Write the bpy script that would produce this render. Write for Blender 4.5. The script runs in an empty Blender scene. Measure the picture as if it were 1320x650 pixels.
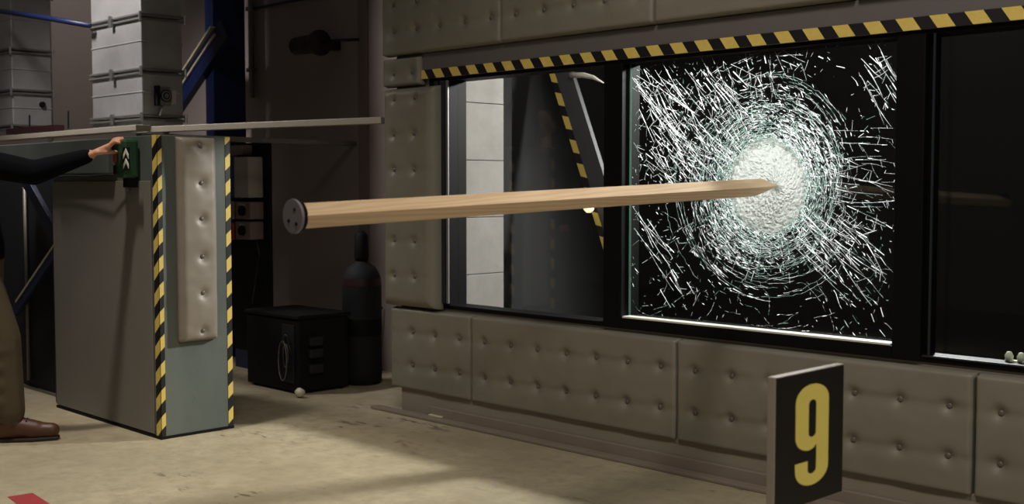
import bpy, bmesh, math, random
from mathutils import Vector, Matrix, noise
R = math.radians
random.seed(7)
scene = bpy.context.scene
COL = scene.collection

# ------------------------------------------------------------------ camera
FPX, CAM_H, YAW, TILT = 1520.0, 1.2, R(45.4), R(3.2)
CAM = Vector((0, 0, CAM_H))
cd = bpy.data.cameras.new('camera'); cam = bpy.data.objects.new('camera', cd); COL.objects.link(cam)
cam.location = CAM; cam.rotation_euler = (R(90) - TILT, 0, YAW)
cd.sensor_width = 36; cd.lens = 36 * FPX / 1320; cd.clip_end = 100
cd.dof.use_dof = True; cd.dof.focus_distance = 5.0; cd.dof.aperture_fstop = 3.4
scene.camera = cam
# ------------------------------------------------------------------ world and light
w = bpy.data.worlds.new('hall_ambience'); scene.world = w; w.use_nodes = True
bg = w.node_tree.nodes['Background']; bg.inputs[0].default_value = (1.0, 0.9, 0.82, 1); bg.inputs[1].default_value = 0.042
vs = scene.view_settings
vs.view_transform = 'Standard'; vs.look = 'None'; vs.gamma = 1; vs.use_curve_mapping = False; vs.exposure = 0.0

def spot(name, loc, target, watts, cone, blend, size, color):
    l = bpy.data.lights.new(name, 'SPOT'); l.energy = watts; l.spot_size = R(cone); l.spot_blend = blend
    l.shadow_soft_size = size; l.color = color
    o = bpy.data.objects.new(name, l); COL.objects.link(o); o.location = loc
    o.rotation_euler = (Vector(target) - Vector(loc)).to_track_quat('-Z', 'Y').to_euler()
    return o
HALL_LAMP = Vector((-4.75, 1.45, 5.2))
WALL_LAMP = Vector((-1.7, 1.0, 4.7))
SIDE_FILL = Vector((1.6, 1.5, 3.6))  # fill lamp added to brighten the number sign
DUCT_LAMP = Vector((-6.72, 2.3, 3.35))
FAR_FILL = Vector((-10.5, 2.8, 4.5))  # fill lamp added to brighten the hall wall between the ducts
CHAMBER_LAMP = Vector((-2.85, 6.2, 2.44))
BEAM_FILL = Vector((-3.75, 4.5, 2.55))  # fill lamp added so the front of the leaning beam shows
spot('hall_lamp_light', HALL_LAMP + Vector((0, 0, -.12)), (-4.75, 1.5, 0), 520, 52, .6, .14, (1.0, .93, .82))
spot('duct_lamp_light', DUCT_LAMP + Vector((0, 0, -.12)), (-6.75, 3.25, 2.1), 205, 92, .8, .16, (1.0, .94, .9))
spot('far_fill_light', FAR_FILL + Vector((0, 0, -.12)), (-10.6, 4.2, 1.8), 80, 100, .8, .16, (1.0, .93, .86))
spot('wall_lamp_light', WALL_LAMP + Vector((0, 0, -.12)), (-1.9, 3.6, .9), 270, 96, .9, .45, (1.0, .94, .84))
spot('side_fill_light', SIDE_FILL + Vector((0, 0, -.12)), (-1.5, 3.0, .5), 230, 70, .9, .25, (1.0, .94, .84))
spot('chamber_lamp_light', CHAMBER_LAMP + Vector((0, -.06, -.03)), (-3.0, 4.1, 1.1), 860, 120, .4, .14, (1.0, .97, .93))
spot('beam_fill_light', BEAM_FILL + Vector((0, 0, -.03)), (-4.5, 5.1, 1.4), 26, 90, .8, .06, (1.0, .95, .9))

def hit(x, y, ax, v):
    """photograph pixel -> point where its ray meets the world plane axis = v"""
    f = Vector((-math.sin(YAW) * math.cos(TILT), math.cos(YAW) * math.cos(TILT), -math.sin(TILT)))
    r = Vector((math.cos(YAW), math.sin(YAW), 0)); u = r.cross(f)
    d = f + r * ((x - 660) / FPX) - u * ((y - 325) / FPX)
    return CAM + d * ((v - CAM[ax]) / d[ax])

# ------------------------------------------------------------------ materials
def lin(c):
    return tuple((v / 12.92 if v <= .04045 else ((v + .055) / 1.055) ** 2.4) for v in c) + (1,)
def rgb(r, g, b): return lin((r / 255, g / 255, b / 255))
class NT:
    def __init__(s, name):
        s.m = bpy.data.materials.new(name); s.m.use_nodes = True; s.t = s.m.node_tree
        s.b = s.t.nodes['Principled BSDF']; s.out = s.t.nodes['Material Output']
        s._c = None
    def n(s, typ, **kw):
        o = s.t.nodes.new(typ)
        for k, v in kw.items(): setattr(o, k, v)
        return o
    def l(s, a, b): s.t.links.new(a, b)
    def co(s):
        if not s._c: s._c = s.n('ShaderNodeTexCoord').outputs['Object']
        return s._c
    def noise(s, scale, detail=4, rough=.6, stretch=None):
        nz = s.n('ShaderNodeTexNoise'); nz.inputs['Scale'].default_value = scale
        nz.inputs['Detail'].default_value = detail; nz.inputs['Roughness'].default_value = rough
        src = s.co()
        if stretch:
            mp = s.n('ShaderNodeMapping'); mp.inputs['Scale'].default_value = stretch; s.l(src, mp.inputs[0]); src = mp.outputs[0]
        s.l(src, nz.inputs['Vector']); return nz.outputs['Fac']
    def ramp(s, fac, stops):
        r = s.n('ShaderNodeValToRGB'); e = r.color_ramp.elements
        while len(e) < len(stops): e.new(.5)
        for i, (p, c) in enumerate(stops): e[i].position = p; e[i].color = c
        s.l(fac, r.inputs[0]); return r.outputs[0]
    def mix(s, fac, a, b, mode='MIX'):
        m = s.n('ShaderNodeMix', data_type='RGBA', blend_type=mode)
        for sock, v in ((m.inputs[0], fac), (m.inputs[6], a), (m.inputs[7], b)):
            if hasattr(v, 'links'): s.l(v, sock)
            else: sock.default_value = v
        return m.outputs[2]
    def math(s, op, a, b=None):
        m = s.n('ShaderNodeMath', operation=op)
        for i, v in enumerate((a, b)):
            if v is None: continue
            if hasattr(v, 'links'): s.l(v, m.inputs[i])
            else: m.inputs[i].default_value = v
        return m.outputs[0]
    def bump(s, fac, strength=.2, dist=.01):
        b = s.n('ShaderNodeBump'); b.inputs['Strength'].default_value = strength; b.inputs['Distance'].default_value = dist
        s.l(fac, b.inputs['Height']); s.l(b.outputs[0], s.b.inputs['Normal'])
    def col(s, c):
        if hasattr(c, 'links'): s.l(c, s.b.inputs['Base Color'])
        else: s.b.inputs['Base Color'].default_value = c
    def pr(s, rough=.5, metal=0, spec=None):
        s.b.inputs['Roughness'].default_value = rough; s.b.inputs['Metallic'].default_value = metal
        if spec is not None: s.b.inputs['Specular IOR Level'].default_value = spec
B, Wt = (0, 0, 0, 1), (1, 1, 1, 1)
def sc(c, k): return tuple(v * k for v in c[:3]) + (1,)
def plain(name, c, rough=.5, metal=0, var=.18, scale=6, bump=.12, bscale=60, spec=None):
    t = NT(name)
    t.col(t.mix(t.noise(scale), sc(c, 1 - var), sc(c, 1 + var))); t.pr(rough, metal, spec)
    if bump: t.bump(t.noise(bscale, 3), bump, .004)
    return t.m
def hazard(name, cx, cy, cz, pitch, duty=.52, phase=0.0):
    t = NT(name); sp = t.n('ShaderNodeSeparateXYZ'); t.l(t.co(), sp.inputs[0])
    u = t.math('ADD', t.math('ADD', t.math('MULTIPLY', sp.outputs[0], cx), t.math('MULTIPLY', sp.outputs[1], cy)), t.math('MULTIPLY', sp.outputs[2], cz))
    fr = t.math('FRACT', t.math('ADD', t.math('DIVIDE', u, pitch), phase + 50))
    k = t.math('LESS_THAN', fr, duty)
    worn = t.mix(t.noise(40), rgb(216, 186, 88), rgb(238, 210, 116))
    t.col(t.mix(k, rgb(22, 20, 22), worn)); t.pr(.5); t.bump(t.noise(80), .05, .002)
    return t.m

M = {}
# floor: sealed beige concrete with stains and scuffs
t = NT('floor_concrete')
base = t.mix(t.ramp(t.noise(1.3, 5, .62), [(.35, B), (.68, Wt)]), rgb(160, 148, 122), rgb(186, 175, 148))
base = t.mix(t.ramp(t.noise(14, 6, .7), [(.4, B), (.75, Wt)]), base, rgb(150, 138, 114))
scf = t.ramp(t.noise(4.5, 7, .72, (1, 2.4, 1)), [(.585, B), (.63, Wt)])
msk = t.ramp(t.noise(1.1, 2), [(.45, B), (.6, Wt)])
base = t.mix(t.math('MULTIPLY', t.math('MULTIPLY', scf, msk), .75), base, rgb(78, 68, 54))
t.col(base); t.pr(.55, 0, .35); t.bump(t.noise(30, 6), .12, .004); M['floor'] = t.m
M['wall'] = plain('painted_building_wall', rgb(156, 143, 139), .75, 0, .08, 2.5, .08, 40)
M['wallseam'] = plain('wall_cover_strip', rgb(128, 117, 112), .7, 0, .05)
# the block: grey-green paint, streaked and chipped
t = NT('block_paint')
c = t.mix(t.ramp(t.noise(2.2, 5, .6, (1, 1, .45)), [(.35, B), (.7, Wt)]), rgb(84, 91, 87), rgb(104, 110, 104))
chip = t.ramp(t.noise(9, 6, .75, (1.6, 1.6, .6)), [(.66, B), (.69, Wt)])
c = t.mix(t.math('MULTIPLY', chip, .6), c, rgb(56, 58, 55)); t.col(c); t.pr(.55); t.bump(t.noise(25, 5), .12, .004); M['block'] = t.m
M['block_taupe'] = plain('block_side_plate', rgb(120, 115, 108), .6, 0, .12, 3, .1, 30)
def leather(name, c):
    t = NT(name); t.col(t.mix(t.noise(5, 4), sc(c, .88), sc(c, 1.1))); t.pr(.46, 0, .5)
    v = t.n('ShaderNodeTexVoronoi'); v.inputs['Scale'].default_value = 260; t.l(t.co(), v.inputs['Vector'])
    t.bump(v.outputs['Distance'], .12, .0015); return t.m
M['leather'] = leather('taupe_vinyl_padding', rgb(129, 124, 111))
M['leather_warm'] = leather('block_vinyl_padding', rgb(140, 130, 118))
M['button'] = plain('vinyl_button', rgb(98, 92, 82), .35, 0, .05, 10, 0)
M['plinth'] = plain('plinth_board', rgb(142, 132, 119), .6, 0, .12, 4, .15, 50)
M['skirt'] = plain('skirting_board', rgb(136, 122, 110), .5, 0, .15, 6, .15, 50)
M['header'] = plain('header_steel', rgb(104, 98, 98), .55, .1, .08, 3, .1, 50)
M['black'] = plain('black_window_frame', rgb(8, 8, 9), .55, 0, .1, 8, .05, spec=.15)
M['rail'] = plain('dark_aluminium_rail', rgb(52, 56, 64), .35, .5, .1, 8, 0)
M['silver'] = plain('bright_steel', rgb(190, 190, 190), .3, .9, .08, 20, 0)
M['galv'] = None
t = NT('galvanised_sheet')
c = t.mix(t.ramp(t.noise(3, 5, .6), [(.3, B), (.75, Wt)]), rgb(172, 171, 172), rgb(206, 205, 206))
t.col(c); t.pr(.4, .6)
t.bump(t.noise(1.6, 1, .4, (.8, .8, 2.5)), .3, .04); M['galv'] = t.m
M['galv_dark'] = plain('galvanised_flange', rgb(132, 130, 128), .45, .6, .15, 12, .1)
M['navy'] = plain('navy_steel', rgb(12, 26, 66), .45, 0, .12, 4, .05)
M['blue'] = plain('blue_tube', rgb(18, 30, 70), .45, 0, .12, 4, .05)
M['dark_panel'] = plain('charcoal_panel', rgb(32, 33, 37), .7, 0, .15, 3, .1, spec=.25)
M['rust'] = plain('dark_red_siren', rgb(44, 16, 18), .5, 0, .2, 8, .1)
M['cable'] = plain('black_cable', rgb(20, 20, 22), .5, 0, .1, 8, 0)
M['slat'] = plain('pale_grey_slat', rgb(176, 168, 152), .5, .1, .1, 6, .08)
M['grey_rail'] = plain('grey_rail', rgb(120, 116, 108), .45, .3, .12, 6, .08)
M['green'] = plain('green_plastic', rgb(38, 74, 50), .42, 0, .08, 10, 0)
M['matte_black'] = plain('matte_black', rgb(13, 13, 14), .7, 0, .1, 10, .1, spec=.2)
M['red'] = plain('red_plastic', rgb(158, 44, 34), .4, 0, .1, 10, 0)
M['white'] = plain('white_print', rgb(226, 224, 214), .5, 0, .04, 20, 0)
M['box_grey'] = plain('enclosure_grey', rgb(168, 160, 148), .5, 0, .08, 10, .05)
M['box_brown'] = plain('socket_housing', rgb(126, 108, 100), .45, 0, .12, 10, .05)
M['pale'] = plain('pale_fitting', rgb(206, 206, 178), .4, 0, .08, 10, 0)
M['tape_red'] = plain('red_floor_tape', rgb(160, 58, 62), .5, 0, .15, 20, .05)
M['skin'] = plain('skin', rgb(206, 150, 122), .5, 0, .06, 14, .06, 120)
M['hair'] = plain('brown_hair', rgb(56, 40, 30), .6, 0, .2, 40, .3, 150)
M['sweater'] = plain('navy_sweater', rgb(12, 12, 18), .9, 0, .15, 12, .4, 220, spec=.1)
M['trousers'] = plain('khaki_cotton', rgb(86, 74, 56), .85, 0, .14, 9, .4, 180)
M['boot'] = plain('brown_leather_boot', rgb(84, 50, 32), .45, 0, .18, 14, .15, 90)
M['sole'] = plain('dark_boot_sole', rgb(40, 30, 24), .7, 0, .1, 10, 0)
M['chamber'] = plain('black_chamber_lining', rgb(13, 13, 14), .9, 0, .1, 3, .1)
M['sign_black'] = plain('sign_black', rgb(15, 13, 14), .55, 0, .1, 10, .04)
M['sign_edge'] = plain('sign_board_edge', rgb(150, 138, 126), .6, 0, .1, 20, .1)
M['sign_yellow'] = plain('sign_yellow', rgb(248, 228, 118), .5, 0, .04, 20, 0)
M['label'] = plain('pale_label', rgb(196, 190, 180), .5, 0, .05, 20, 0)
M['sabot'] = plain('grey_sabot_plate', rgb(128, 122, 128), .5, 0, .12, 20, .05)
M['grey_beam'] = plain('grey_beam_paint', rgb(66, 66, 71), .6, 0, .1, 4, .05)
M['haz_header'] = hazard('hazard_tape_header', 1, 0, .7, .1269, .52, .72)
M['haz_block'] = hazard('hazard_tape_block', .9, .9, -1, .125, .5, .1)
M['haz_block2'] = hazard('hazard_tape_block_rear', .9, .9, -1, .125, .5, .35)
M['haz_beam'] = hazard('hazard_tape_beam', 0.2, 0, 1, .128, .55, 0)
# concrete blockwork pillar behind the window
t = NT('pale_concrete')
c = t.mix(t.ramp(t.noise(3, 6, .65), [(.3, B), (.75, Wt)]), rgb(118, 114, 110), rgb(142, 137, 133))
crack = t.ramp(t.noise(5, 8, .75), [(.485, B), (.5, Wt), (.515, B)])
c = t.mix(t.math('MULTIPLY', crack, .25), c, rgb(110, 105, 100)); t.col(c); t.pr(.8); t.bump(t.noise(30, 6), .2, .004); M['concrete'] = t.m
# pine: rings seen along the length
t = NT('pine_wood')
sp = t.n('ShaderNodeTexWave', wave_type='RINGS', rings_direction='Y'); sp.inputs['Scale'].default_value = 26
sp.inputs['Distortion'].default_value = 6; sp.inputs['Detail'].default_value = 3; sp.inputs['Detail Scale'].default_value = 1.2
mp = t.n('ShaderNodeMapping'); mp.inputs['Scale'].default_value = (1, .1, 1); mp.inputs['Location'].default_value = (.12, 0, .07)
t.l(t.co(), mp.inputs[0]); t.l(mp.outputs[0], sp.inputs['Vector'])
c = t.mix(sp.outputs['Fac'], rgb(234, 205, 168), rgb(220, 186, 144))
c = t.mix(t.math('MULTIPLY', t.noise(60, 4, .6, (1, .05, 1)), .3), c, rgb(200, 162, 120)); t.col(c); t.pr(.55); M['pine'] = t.m

def glass(name, tint):
    t = NT(name); t.t.nodes.remove(t.b)
    tr = t.n('ShaderNodeBsdfTransparent'); tr.inputs[0].default_value = tint
    gl = t.n('ShaderNodeBsdfGlossy'); gl.inputs['Roughness'].default_value = .02; gl.inputs[0].default_value = (.9, .95, .95, 1)
    lw = t.n('ShaderNodeLayerWeight'); lw.inputs[0].default_value = .5
    fr = t.n('ShaderNodeMath', operation='ADD'); fr.inputs[1].default_value = .022; t.l(t.math('MULTIPLY', t.math('POWER', lw.outputs['Facing'], 5), .6), fr.inputs[0])
    mx = t.n('ShaderNodeMixShader'); t.l(fr.outputs[0], mx.inputs[0]); t.l(tr.outputs[0], mx.inputs[1]); t.l(gl.outputs[0], mx.inputs[2])
    t.l(mx.outputs[0], t.out.inputs[0]); return t.m
M['glass'] = glass('clear_glass', (.9, .92, .91, 1))
M['glass_dark'] = glass('pane_glass', (.88, .9, .9, 1))
def cracked(name, c, trans, bumps=0):
    t = NT(name); t.t.nodes.remove(t.b)
    d = t.n('ShaderNodeBsdfDiffuse'); d.inputs[0].default_value = c
    tl = t.n('ShaderNodeBsdfTranslucent'); tl.inputs[0].default_value = c
    gl = t.n('ShaderNodeBsdfGlossy'); gl.inputs['Roughness'].default_value = .35; gl.inputs[0].default_value = c
    m1 = t.n('ShaderNodeMixShader'); m1.inputs[0].default_value = trans; t.l(d.outputs[0], m1.inputs[1]); t.l(tl.outputs[0], m1.inputs[2])
    m2 = t.n('ShaderNodeMixShader'); m2.inputs[0].default_value = .15; t.l(m1.outputs[0], m2.inputs[1]); t.l(gl.outputs[0], m2.inputs[2])
    if bumps:
        bp = t.n('ShaderNodeBump'); bp.inputs['Strength'].default_value = .5; bp.inputs['Distance'].default_value = .02
        v = t.n('ShaderNodeTexVoronoi'); v.inputs['Scale'].default_value = bumps; t.l(t.co(), v.inputs['Vector'])
        ad = t.math('ADD', v.outputs['Distance'], t.noise(bumps * 1.6, 4)); t.l(ad, bp.inputs['Height'])
        for q in (d, tl, gl): t.l(bp.outputs[0], q.inputs['Normal'])
    t.l(m2.outputs[0], t.out.inputs[0]); return t.m
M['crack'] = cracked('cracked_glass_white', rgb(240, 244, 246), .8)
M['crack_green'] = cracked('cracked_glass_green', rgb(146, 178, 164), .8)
M['crater'] = cracked('pulverised_glass', rgb(196, 199, 195), .7, 75)
def emit(name, c, k):
    t = NT(name); t.b.inputs['Emission Color'].default_value = c; t.b.inputs['Emission Strength'].default_value = k; t.col(c); return t.m
M['lamp_on'] = emit('lit_lamp', (1.0, .8, .48, 1), 1.6)
M['lamp_face'] = emit('lit_lamp_face', (1.0, .93, .8, 1), 8)

# ------------------------------------------------------------------ mesh helpers
def wloc(o):
    p = Vector((0, 0, 0))
    while o: p += o.location; o = o.parent
    return p
class MB:
    def __init__(s): s.v = []; s.f = []
    def add(s, vs, fs):
        k = len(s.v); s.v += [Vector(p) for p in vs]; s.f += [tuple(i + k for i in f) for f in fs]; return s
    def box(s, x0, x1, y0, y1, z0, z1):
        vs = [(x, y, z) for z in (z0, z1) for y in (y0, y1) for x in (x0, x1)]
        return s.add(vs, [(0, 2, 3, 1), (4, 5, 7, 6), (0, 1, 5, 4), (2, 6, 7, 3), (0, 4, 6, 2), (1, 3, 7, 5)])
    def obox(s, c, ax, ay, az):
        c, ax, ay, az = map(Vector, (c, ax, ay, az))
        vs = [c + ax * i + ay * j + az * k for k in (-1, 1) for j in (-1, 1) for i in (-1, 1)]
        return s.add(vs, [(0, 2, 3, 1), (4, 5, 7, 6), (0, 1, 5, 4), (2, 6, 7, 3), (0, 4, 6, 2), (1, 3, 7, 5)])
    def bar(s, a, b, wd, th, up=(0, 0, 1)):
        a, b = Vector(a), Vector(b); d = (b - a).normalized(); sd = d.cross(Vector(up)).normalized(); u = sd.cross(d)
        return s.obox((a + b) / 2, (b - a) / 2, sd * wd / 2, u * th / 2)
    def tube(s, pts, r, n=10, caps=True):
        pts = [Vector(p) for p in pts]; rs = r if isinstance(r, (list, tuple)) else [r] * len(pts)
        rings = []; ref = None
        for i, p in enumerate(pts):
            d = (pts[min(i + 1, len(pts) - 1)] - pts[max(i - 1, 0)]).normalized()
            if ref is None: ref = Vector((0, 0, 1)) if abs(d.z) < .9 else Vector((1, 0, 0))
            a = d.cross(ref).normalized(); b = a.cross(d); ref = b
            rings.append([p + (a * math.cos(6.28318 * k / n) + b * math.sin(6.28318 * k / n)) * rs[i] for k in range(n)])
        vs = [q for g in rings for q in g]; fs = []
        for i in range(len(pts) - 1):
            for k in range(n): fs.append((i * n + k, i * n + (k + 1) % n, (i + 1) * n + (k + 1) % n, (i + 1) * n + k))
        if caps: fs += [tuple(range(n))[::-1], tuple(range((len(pts) - 1) * n, len(pts) * n))]
        return s.add(vs, fs)
    def build(s, name, mat, parent=None, bevel=0, smooth=False, origin=None):
        off = wloc(parent) if parent else (Vector(origin) if origin is not None else None)
        if off is None:
            xs = [p.x for p in s.v]; ys = [p.y for p in s.v]; off = Vector(((min(xs) + max(xs)) / 2, (min(ys) + max(ys)) / 2, min(p.z for p in s.v)))
        me = bpy.data.meshes.new(name); me.from_pydata([p - off for p in s.v], [], s.f); me.update()
        bm = bmesh.new(); bm.from_mesh(me); bmesh.ops.recalc_face_normals(bm, faces=bm.faces); bm.to_mesh(me); bm.free()
        me.materials.append(M[mat] if isinstance(mat, str) else mat)
        if smooth: me.polygons.foreach_set('use_smooth', [True] * len(me.polygons))
        o = bpy.data.objects.new(name, me); COL.objects.link(o)
        if parent: o.parent = parent
        else: o.location = off
        if bevel:
            b = o.modifiers.new('bevel', 'BEVEL'); b.width = bevel; b.segments = 2; b.limit_method = 'ANGLE'; b.angle_limit = R(40)
        return o
def empty(name, loc):
    o = bpy.data.objects.new(name, None); COL.objects.link(o); o.location = loc; o.empty_display_size = .1; return o
def tag(o, label=None, cat=None, group=None, kind=None):
    for k, v in (('label', label), ('category', cat), ('group', group), ('kind', kind)):
        if v: o[k] = v
    return o
def box(name, mat, parent, x0, x1, y0, y1, z0, z1, bevel=0, origin=None):
    return MB().box(min(x0, x1), max(x0, x1), min(y0, y1), max(y0, y1), min(z0, z1), max(z0, z1)).build(name, mat, parent, bevel, origin=origin)

# ================================================================== the setting
tag(MB().box(-16, 4, -3, 4.12, -.1, 0).box(-16, -5.04, 4.12, 4.8, -.1, 0).build('floor', 'floor'), 'beige sealed concrete floor with dark scuffs', None, None, 'structure')
YB = 4.75                                      # building wall behind the padded test wall
wb = tag(box('wall_back', 'wall', None, -16, -5.1, YB, YB + .15, 0, 6.2), 'dim taupe painted hall wall behind the ducts', None, None, 'structure')
for px in (64, 468):
    p = hit(px, 150, 1, YB - .01); box('cover_strip', 'wallseam', wb, p.x - .05, p.x + .05, YB - .012, YB, 0, 6.2)
# chamber behind the test wall
ch = tag(MB().box(-5.1, -4.98, YB, 6.6, 0, 3.0).box(-4.98, -4.90, 4.122, 4.83, 0, 3.0).box(-5.1, 1.4, 6.5, 6.6, 0, 3.0).box(1.3, 1.4, 4.1, 6.5, 0, 3.0).build('wall_chamber', 'chamber'), 'black lining of the chamber behind the window', None, None, 'structure')
tag(box('floor_chamber', 'chamber', None, -5.04, 1.4, 4.12, 6.5, -.1, 0.0), 'black floor of the chamber behind the window', None, None, 'structure')
tag(box('ceiling_chamber', 'chamber', None, -5.1, 1.4, 4.06, 6.6, 3.0, 3.1), 'black ceiling of the chamber behind the window', None, None, 'structure')

# ---- test wall: frame of the wall with the window opening
YF = 4.0
tw = MB().box(-4.90, 1.3, YF, 4.12, 0, .571).box(-4.93, 1.3, YF, 4.12, 1.80, 3.1).box(-4.93, -4.655, YF, 4.12, .571, 1.80).box(-.62, 1.3, YF, 4.12, .571, 1.80)
tw = tag(tw.build('wall_front', 'plinth', None, 0), 'test wall clad in taupe buttoned padding around a window', None, None, 'structure')

def pad_mesh(w, h, th, rows, cols, edge=.012, res=.0095, dep=.016, rowcrease=.009, puff=.004):
    """heightfield in local x (0..w), z (0..h); front towards -y"""
    nx, nz = max(6, int(w / res)), max(6, int(h / res))
    def g(n, L):      # finer near the ends
        return [L * (.5 - .5 * math.cos(math.pi * i / n)) * .25 + L * (i / n) * .75 for i in range(n + 1)]
    xs, zs = g(nx, w), g(nz, h)
    def height(x, z):
        e = min(x, w - x, z, h - z) / edge
        prof = 1.0 if e >= 1 else math.sqrt(max(0, 1 - (1 - e) ** 2))
        dz = min(x, w - x, z, h - z)
        y = th * (.35 + .65 * prof) + puff * min(1, dz / .09)
        for rz in rows:
            q = abs(z - rz)
            if q < .1:
                for cx in cols:
                    d2 = (x - cx) ** 2 + (z - rz) ** 2
                    if d2 < .02: y -= dep * math.exp(-d2 / (2 * .016 ** 2)) + .004 * math.exp(-d2 / (2 * .04 ** 2))
                k = min(1, min(abs(x - cols[0] + .09), 9) / .05) if len(cols) > 2 else .4
                y -= rowcrease * math.exp(-q * q / (2 * (.010 if z > rz else .022) ** 2)) * (.5 + .5 * noise.noise(Vector((x * 9, rz * 31, 0)))) * k
        y += .004 * noise.noise(Vector((x * 5, z * 6, w))) + .0015 * noise.noise(Vector((x * 22, z * 24, w)))
        return y
    vs = []; fs = []; n1 = nz + 1
    for x in xs:
        for z in zs: vs.append((x, -height(x, z), z))
    for i in range(nx):
        for j in range(nz):
            a = i * n1 + j; fs.append((a, a + n1, a + n1 + 1, a + 1))
    rim = [i * n1 for i in range(nx + 1)] + [nx * n1 + j for j in range(1, nz + 1)] + [i * n1 + nz for i in range(nx - 1, -1, -1)] + [j for j in range(nz - 1, 0, -1)]
    k = len(vs)
    for i in rim: vs.append((vs[i][0], 0, vs[i][2]))
    L = len(rim)
    for i in range(L): fs.append((rim[i], k + i, k + (i + 1) % L, rim[(i + 1) % L]))
    fs.append(tuple(k + i for i in range(L)))
    return vs, fs, height
def button_mesh(c, nrm, r=.0125):
    """small domed button"""
    nrm = Vector(nrm); a = nrm.orthogonal().normalized(); b = nrm.cross(a); mb = MB(); vs = []; fs = []; n = 10
    prof = [(1, 0), (1, .6), (.8, .95), (.4, 1.1)]
    for pr, ph in prof:
        for k in range(n):
            t = 6.28318 * k / n; vs.append(Vector(c) + (a * math.cos(t) + b * math.sin(t)) * r * pr + nrm * r * ph)
    for i in range(len(prof) - 1):
        for k in range(n): fs.append((i * n + k, i * n + (k + 1) % n, (i + 1) * n + (k + 1) % n, (i + 1) * n + k))
    fs.append(tuple(range(3 * n, 4 * n)))
    mb.add(vs, fs); return mb
def pad(parent, x0, x1, z0, z1, yback, th, rows, cols, name='padded_panel', mat='leather', edge=.012, puff=.004):
    vs, fs, hf = pad_mesh(x1 - x0, z1 - z0, th, [r - z0 for r in rows], [c - x0 for c in cols], edge, puff=puff)
    o = MB().add([(x0 + a, yback + b, z0 + c) for a, b, c in vs], fs).build(name, mat, parent, 0, True)
    for rz in rows:
        for cx in cols:
            y = yback - hf(cx - x0, rz - z0)
            button_mesh((cx, y + .004, rz), (0, -1, 0)).build('button', 'button', o, 0, True)
    return o
def colrange(x0, x1, n=None, pitch=.1822, off=None):
    return [x0 + pitch * (i + .5) for i in range(n)]
seams = [-4.298, -3.022, -1.746, -.47, .806]
pad(tw, -4.927, -4.301, .125, .557, YF, .055, (.432, .256), [-4.298 - .095 - .1822 * i for i in (2, 1, 0)] )
for a, b in zip(seams[:-1], seams[1:]):
    pad(tw, a + .003, b - .003, .125, .557, YF, .055, (.432, .256), colrange(a, b, 7))
ups = [-4.982, -4.075, -3.149, -2.223, -1.297, -.371, .555]
for a, b in zip(ups[:-1], ups[1:]):
    pad(tw, a + .003, b - .003, 1.885, 2.60, YF - .005, .058, (2.01, 2.15, 2.33, 2.5), [a + .09 + .185 * i for i in range(5)])
pad(tw, -4.985, -4.69, 1.722, 1.872, YF, .055, (1.79,), (-4.90, -4.755))
pad(tw, -4.962, -4.548, .565, 1.712, YF, .085, [1.655 - .185 * i for i in range(6)], (-4.865, -4.70), edge=.05)
# plinth and skirting strips on the floor
tag(MB().box(-4.86, 1.3, 3.965, YF, 0, .135).build('trim_1', 'plinth', None, .004), 'plain taupe plinth board under the padded panels', None, None, 'structure')
sk = tag(MB().box(-4.62, 1.3, 3.945, 3.964, 0, .062).build('baseboard_front', 'skirt', None, .004), 'thin brown skirting strip along the plinth', None, None, 'structure')
box('floor_strip', 'skirt', sk, -5.03, 1.3, 3.885, 3.944, 0, .016, .004)
box('strip_clip', 'pale', sk, -4.60, -4.50, 3.928, 3.944, .016, .024, .002)
hd = tag(box('trim_2', 'header', None, -4.69, 1.3, 3.975, YF, 1.752, 1.882, .003), 'grey steel header strip above the window', None, None, 'structure')
box('hazard_tape', 'haz_header', hd, -4.745, 1.3, 3.971, 3.975, 1.752, 1.797)

# ---- window
wf = MB()
GY = 4.05
wf.box(-4.655, -4.50, 3.99, 4.11, .571, 1.80)                       # left jamb
wf.box(-4.655, -.62, 3.99, 4.11, .571, .592).box(-4.655, -.62, 3.99, 4.11, 1.735, 1.80)
wf.box(-3.462, -3.357, 3.985, 4.11, .571, 1.80).box(-2.072, -1.962, 3.985, 4.11, .571, 1.80).box(-.72, -.62, 3.985, 4.11, .571, 1.80)
wf.box(-3.357, -2.072, 3.985, 4.11, .571, .618)
win = tag(wf.build('window_1', 'black', None, .004), 'wide black framed window with a shattered middle pane', None, None, 'structure')
def pane(x0, x1, z0, z1, mat='glass'):
    return box('glass_pane', mat, win, x0, x1, GY - .004, GY + .004, z0, z1)
pane(-4.5, -3.462, .592, 1.735); broken = pane(-3.357, -2.072, .618, 1.765, 'glass_dark'); pane(-1.962, -.72, .592, 1.735, 'glass_dark')
# side rails of the left jamb and its latch
for px, wd, m in ((563, .012, 'rail'), (571, .018, 'rail'), (577, .008, 'galv_dark')):
    p = hit(px, 200, 1, 3.985); box('frame_rail', m, win, p.x - wd, p.x + wd, 3.978, 3.99, .60, 1.735, .003)
p = hit(561.5, 128, 1, 3.975); MB().tube([(p.x, 3.972, 1.70), (p.x, 3.972, 1.59)], .008, 8).build('latch', 'silver', win, 0, True)
p = hit(562, 143, 1, 3.97); box('latch_knob', 'silver', win, p.x - .013, p.x + .013, 3.958, 3.972, p.z - .012, p.z + .012, .004)
tag(box('lit_glazing_bead', 'white', win, -3.352, -2.078, 3.99, GY - .006, .618, .626, .001), 'bottom bead of the shattered pane, whitened for the light on it')  # white colour stands in for lamp light caught along the pane's bottom edge
p = hit(1202, 240, 1, 3.985)
box('frame_rail', 'rail', win, p.x - .004, p.x + .004, 3.98, 3.986, .60, 1.735)
box('frame_rail', 'rail', win, -1.95, -.73, 3.98, 3.988, .592, .598)

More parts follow.
